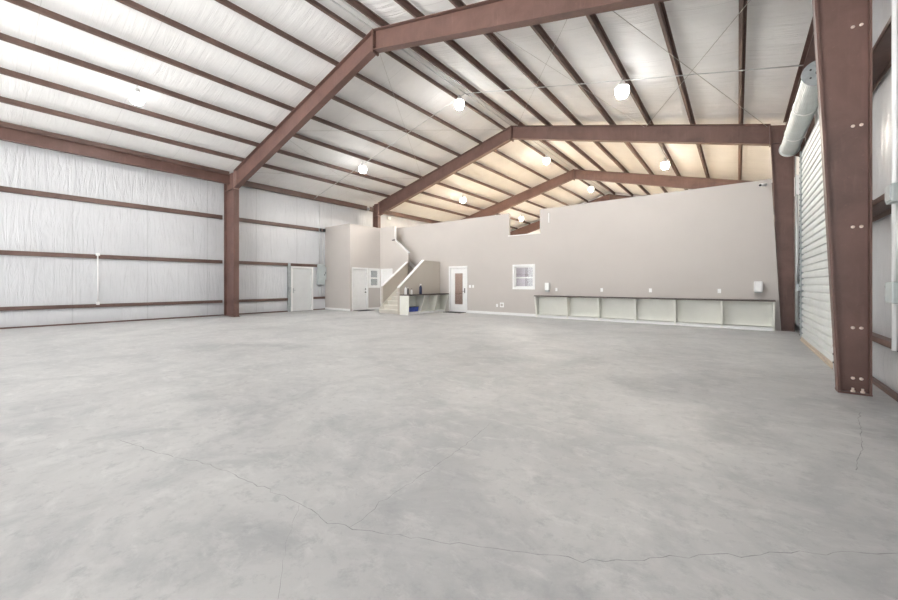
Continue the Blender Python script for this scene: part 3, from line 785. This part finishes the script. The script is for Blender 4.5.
f = MB(); f.cbox(cx-.04, cx+.03, cy0, cy1, 0, .075, .006); f.box(cx-.06, cx-.03, cy0, cy1, 0, .02); stripe(f.build('bottom_bar', M['dust'], rd), 'dusty beige bottom bar')
bx, bz, br = 1.005, 4.67, .18
f = MB(); seg = 40; vs = []; ring = []
for k in range(seg*2):
    a = math.pi*k/seg; rr = br*(1 if k % 2 == 0 else .975); ring.append((bx+rr*math.cos(a), bz+rr*math.sin(a)))
f.prism(ring, 'Y', 8.26, 12.4)
br_o = f.build('barrel', M['drum'], rd)
for y in (9.6, 11.2):
    f = MB(); rg = [(bx+(br+.008)*math.cos(a*math.pi/16), bz+(br+.008)*math.sin(a*math.pi/16)) for a in range(32)]
    f.prism(rg, 'Y', y, y+.04); stripe(f.build('strap', M['white'], br_o), 'white strap around the barrel')
f = MB(); f.cyl((bx, 8.235, bz), (bx, 8.26, bz), br+.02, 32); ec = f.build('end_disc', M['galv'], rd)
f = MB(); f.cyl((bx, 8.22, bz), (bx, 8.236, bz), .035, 14)
for a in range(5):
    f.cyl((bx+.11*math.cos(a*1.257), 8.225, bz+.11*math.sin(a*1.257)), (bx+.11*math.cos(a*1.257), 8.236, bz+.11*math.sin(a*1.257)), .014, 8)
stripe(f.build('hub', M['black'], ec), 'dark hub and bolt heads')
f = MB(); f.cyl((bx, 12.4, bz), (bx, 12.44, bz), br+.02, 32); f.build('end_disc', M['drum'], rd)
f = MB()
for y in (8.16, 12.46): f.prism([(bx+.06, bz-.17), (1.40, bz-.35), (1.40, bz+.25), (bx+.06, bz+.12)], 'Y', y, y+.012)
f.build('bracket', M['steel'], rd)
for y, nm in ((cy1, 'far'), (8.12, 'near')):
    f = MB(); f.box(cx-.05, cx+.04, y, y+.012, 0, H); f.box(cx-.05, cx-.042, y-.04, y+.07, 0, H); f.box(cx+.03, cx+.04, y-.06, y+.012, 0, H)
    g_ = f.build('guide_rail', M['galv'], rd)
    f = MB()
    for i in range(34): f.cbox(cx-.06, cx-.05, y+.012, y+.03, .1+i*.128, .13+i*.128, .002)
    stripe(f.build('rail_bolts', M['black'], g_), 'row of dark bolt heads')
f = MB()
f.tube([(1.12, 12.5, 4.6), (1.12, 12.5, 2.5), (1.13, 12.5, .45), (1.14, 12.5, .32), (1.165, 12.5, .28), (1.19, 12.5, .32), (1.2, 12.5, .45), (1.2, 12.5, 2.5), (1.2, 12.5, 4.6)], .012, 6)
stripe(f.build('hand_chain', M['galv'], rd), 'looped hand chain')
f = MB(); f.cbox(1.10, 1.22, 12.2, 12.36, 1.15, 1.32, .01); f.cyl((1.14, 12.25, 1.3), (1.11, 12.2, 1.75), .02, 8)
f.build('slide_latch', M['galv'], rd)
# steel jamb post and header beyond the door
f = MB(); f.box(1.27, 1.42, 12.14, 12.30, 0, 5.45)
tag(f.build('door_jamb_post', M['purlin']), 'brown steel jamb post at the far side of the roll-up door', 'post')
f = MB(); f.box(1.27, 1.42, 7.9, 8.06, 0, 5.45)
tag(f.build('door_jamb_post', M['purlin']), 'brown steel jamb post behind the big column, near side of roll-up door', 'post')
f = MB(); f.cbox(1.16, 1.26, 12.95, 13.2, 3.6, 4.1, .01)
tag(f.build('door_control_box', M['white_plastic']), 'pale box beside the far end of the roll-up door barrel', 'box')
f = MB(); f.tube([(1.2, 13.0, 3.6), (1.2, 13.0, .3)], .022, 8)
tag(f.build('conduit', M['conduit']), 'vertical conduit between the roll-up door and the second right column', 'conduit')

# ------------------------------------------------------------------ near right wall electrics
f = MB(); f.cyl((1.222, 5.60, .66), (1.222, 5.60, 5.50), .021, 10)
tag(f.build('conduit', M['pvc']), 'white vertical conduit at the right edge of the photo', 'conduit')
f = MB(); f.cyl((1.222, 5.50, 1.342), (1.222, 5.50, 2.105), .016, 10)
tag(f.build('conduit', M['conduit']), 'thin short conduit beside the white one at right edge', 'conduit')
t = tag(empty('junction_box', (1.2, 5.52, 2.2)), 'upper grey junction box on the right-edge conduit', 'junction box')
f = MB(); f.cbox(1.165, 1.243, 5.42, 5.62, 2.11, 2.29, .01); f.build('body', M['panel'], t)
f = MB(); f.cbox(1.155, 1.166, 5.44, 5.60, 2.13, 2.27, .004); f.build('cover', M['galv'], t)
t = tag(empty('junction_box', (1.2, 5.6, 1.2)), 'lower grey junction box with fittings on the right-edge conduit', 'junction box')
f = MB(); f.cbox(1.17, 1.243, 5.44, 5.66, 1.13, 1.34, .01); f.build('body', M['panel'], t)
f = MB()
for z in (1.18, 1.29): f.cyl((1.2, 5.66, z), (1.2, 5.74, z), .018, 8)
f.build('fitting', M['galv'], t)
t = tag(empty('electrical_cabinet', (1.17, 4.75, 1.02)), 'tall bluish grey electrical cabinet cut by the right edge', 'electrical cabinet')
f = MB(); f.cbox(1.11, 1.243, 4.45, 4.98, 1.02, 2.30, .01); f.build('body', M['panel'], t)
f = MB(); f.cbox(1.098, 1.111, 4.48, 4.95, 1.05, 2.27, .006); f.build('cover', M['panel'], t)

# ------------------------------------------------------------------ roof conduits and rods
def run(pts, r, name, mat, label, cat, group=None):
    f = MB(); f.tube(pts, r, 6); tag(f.build(name, mat), label, cat, group)
yc = 10.62
f = [(x, yc, ztop(x)-.02) for x in (-16.8, -12, XA)]
run(f, .012, 'conduit', M['conduit'], 'thin pale conduit crossing under the left roof slope', 'conduit')
f = [(x, yc-.02*(x-XA), ztop(x)-.02) for x in (XA+.01, -3, 1.2)]
run(f, .012, 'conduit', M['conduit'], 'thin pale conduit crossing under the right roof slope', 'conduit')
for x, lab in ((XA-.1, 'pale conduit along the ridge, left one of the pair'), (XA+.08, 'pale conduit along the ridge, right one of the pair')):
    run([(x, Y0+.2, zceil(x)-.10), (x, 14, zceil(x)-.10), (x, 29, zceil(x)-.10)], .02, 'conduit', M['conduit'], lab, 'conduit')
ROD = [0]
def rod(xa, xb, lab, ya=6.67, yb=14.0):
    ROD[0] += 1; dz = .03*(ROD[0] % 2); rr = .007 if ROD[0] < 3 else .0045
    run([(xa, ya, ztop(xa)-.06-dz), (xb, yb, ztop(xb)-.06-dz)], rr, 'bracing_rod', M['wire'], lab, 'bracing rod', 'roof bracing rods')
rod(-2.15, .66, 'bracing rod from nearest frame to the top of the second right column')
rod(.66, -2.45, 'bracing rod crossing toward mid rafter beside the roll-up door')
rod(-4.6, -2.5, 'faint bracing rod in the middle of the right slope')
rod(-2.2, -7.3, 'faint bracing rod rising to the second frame peak, right slope')
rod(-7.7, -12.6, 'thin bracing rod falling left from the nearest frame peak')
rod(-12.6, -7.8, 'thin bracing rod rising from the nearest left rafter to the second peak')
rod(-12.7, -15.85, 'low bracing rod reaching the top of the second left column')
rod(-15.85, -12.7, 'low bracing rod starting at the top of the near left column')

# ------------------------------------------------------------------ high bay lights
GR = .165
def high_bay(x, y, label, warm):
    zc = ztop(x)-.02 if abs(x-XA) > .4 else ztop(-7.95)-.0
    zl = 7.70-SL*abs(x-XA) if abs(x-XA) > .4 else 7.66
    t = tag(empty('high_bay_light', (x, y, zl)), label, 'light', 'high bay lights')
    f = MB(); f.cyl((x, y, zl+.16), (x, y, zc+.03), .008, 8); f.build('hook', M['galv'], t)
    f = MB(); f.lathe([(.05, .20), (.07, .18), (.07, .12), (.11, .105), (.15, .085), (.172, .06), (.172, .045), (.16, .045), (.10, .075)][::-1], (x, y, zl), 24); f.build('housing', M['housing'], t)
    f = MB(); f.lathe([(.02, -.1985), (.06, -.1985), (.104, -.198), (.104, -.194), (.02, -.193)], (x, y, zl), 24)
    stripe(f.build('reflector_lamp', M['lens_warm' if warm else 'lens'], t), 'brilliant lower lamp face')
    f = MB(); f.lathe([(GR*math.sin(math.pi*(1-i/14)) + .004, GR*.97*math.cos(math.pi*(1-i/14))-.07) for i in range(3, 13)], (x, y, zl), 24)
    stripe(f.build('lens', M['globe_warm' if warm else 'globe'], t), 'glowing white globe')
high_bay(-12.77, 2.75, 'glowing high bay light nearest the camera, left slope', False)
high_bay(-7.70, 10.5, 'glowing high bay light at the ridge between first and second frames', False)
high_bay(-12.86, 10.45, 'glowing high bay light on left slope between first and second frames', False)
high_bay(-2.38, 10.40, 'largest glowing high bay light, on the right slope', False)
high_bay(-12.86, 17.9, 'glowing high bay light on left slope just above the partition', True)
high_bay(-7.70, 18.0, 'glowing high bay light at the ridge between second and third frames', True)
high_bay(-2.43, 18.0, 'glowing high bay light on right slope beyond the second rafter', True)
high_bay(-7.70, 25.25, 'small distant ridge light just above the partition', True)
high_bay(-12.95, 25.6, 'tiny glowing light seen through the partition notch', True)

# ------------------------------------------------------------------ daylight from the open near end, camera
wd = bpy.data.worlds.new('World'); scn.world = wd; wd.use_nodes = True
bg = wd.node_tree.nodes['Background']; bg.inputs[0].default_value = (.97, .985, 1, 1); bg.inputs[1].default_value = 2.0
mb = MB(); mb.box(-45, 30, -45, Y0-.01, -.25, -.02)  # unseen slab added to bounce sunlight up to the roof lining
struct(mb.build('floor_bounce_apron', M['apron'], base=(-7, -20, -.25)), 'unseen sunlit apron added outside the open end to bounce light in', 'floor')
sl = bpy.data.lights.new('sun', 'SUN'); sl.energy = SUN; sl.angle = R(.6); sl.color = (1, .995, .985)
so = bpy.data.objects.new('sun', sl); COL.objects.link(so); so.location = (-7, 30, 40); so.rotation_euler = (R(-35), 0, 0)

cam = bpy.data.cameras.new('Camera'); co = bpy.data.objects.new('Camera', cam); COL.objects.link(co)
co.location = (0, 0, 1.32); co.rotation_euler = (R(90), 0, R(37.85))
cam.sensor_width = 36; cam.lens = 371.9/898*36; cam.shift_y = -16.05/898; cam.clip_end = 200; cam.clip_start = .05
scn.camera = co
vs = scn.view_settings
vs.view_transform = 'Standard'; vs.look = 'None'; vs.gamma = 1; vs.exposure = 0.58; vs.use_curve_mapping = False
scn.cycles.max_bounces = 10; scn.cycles.diffuse_bounces = 6
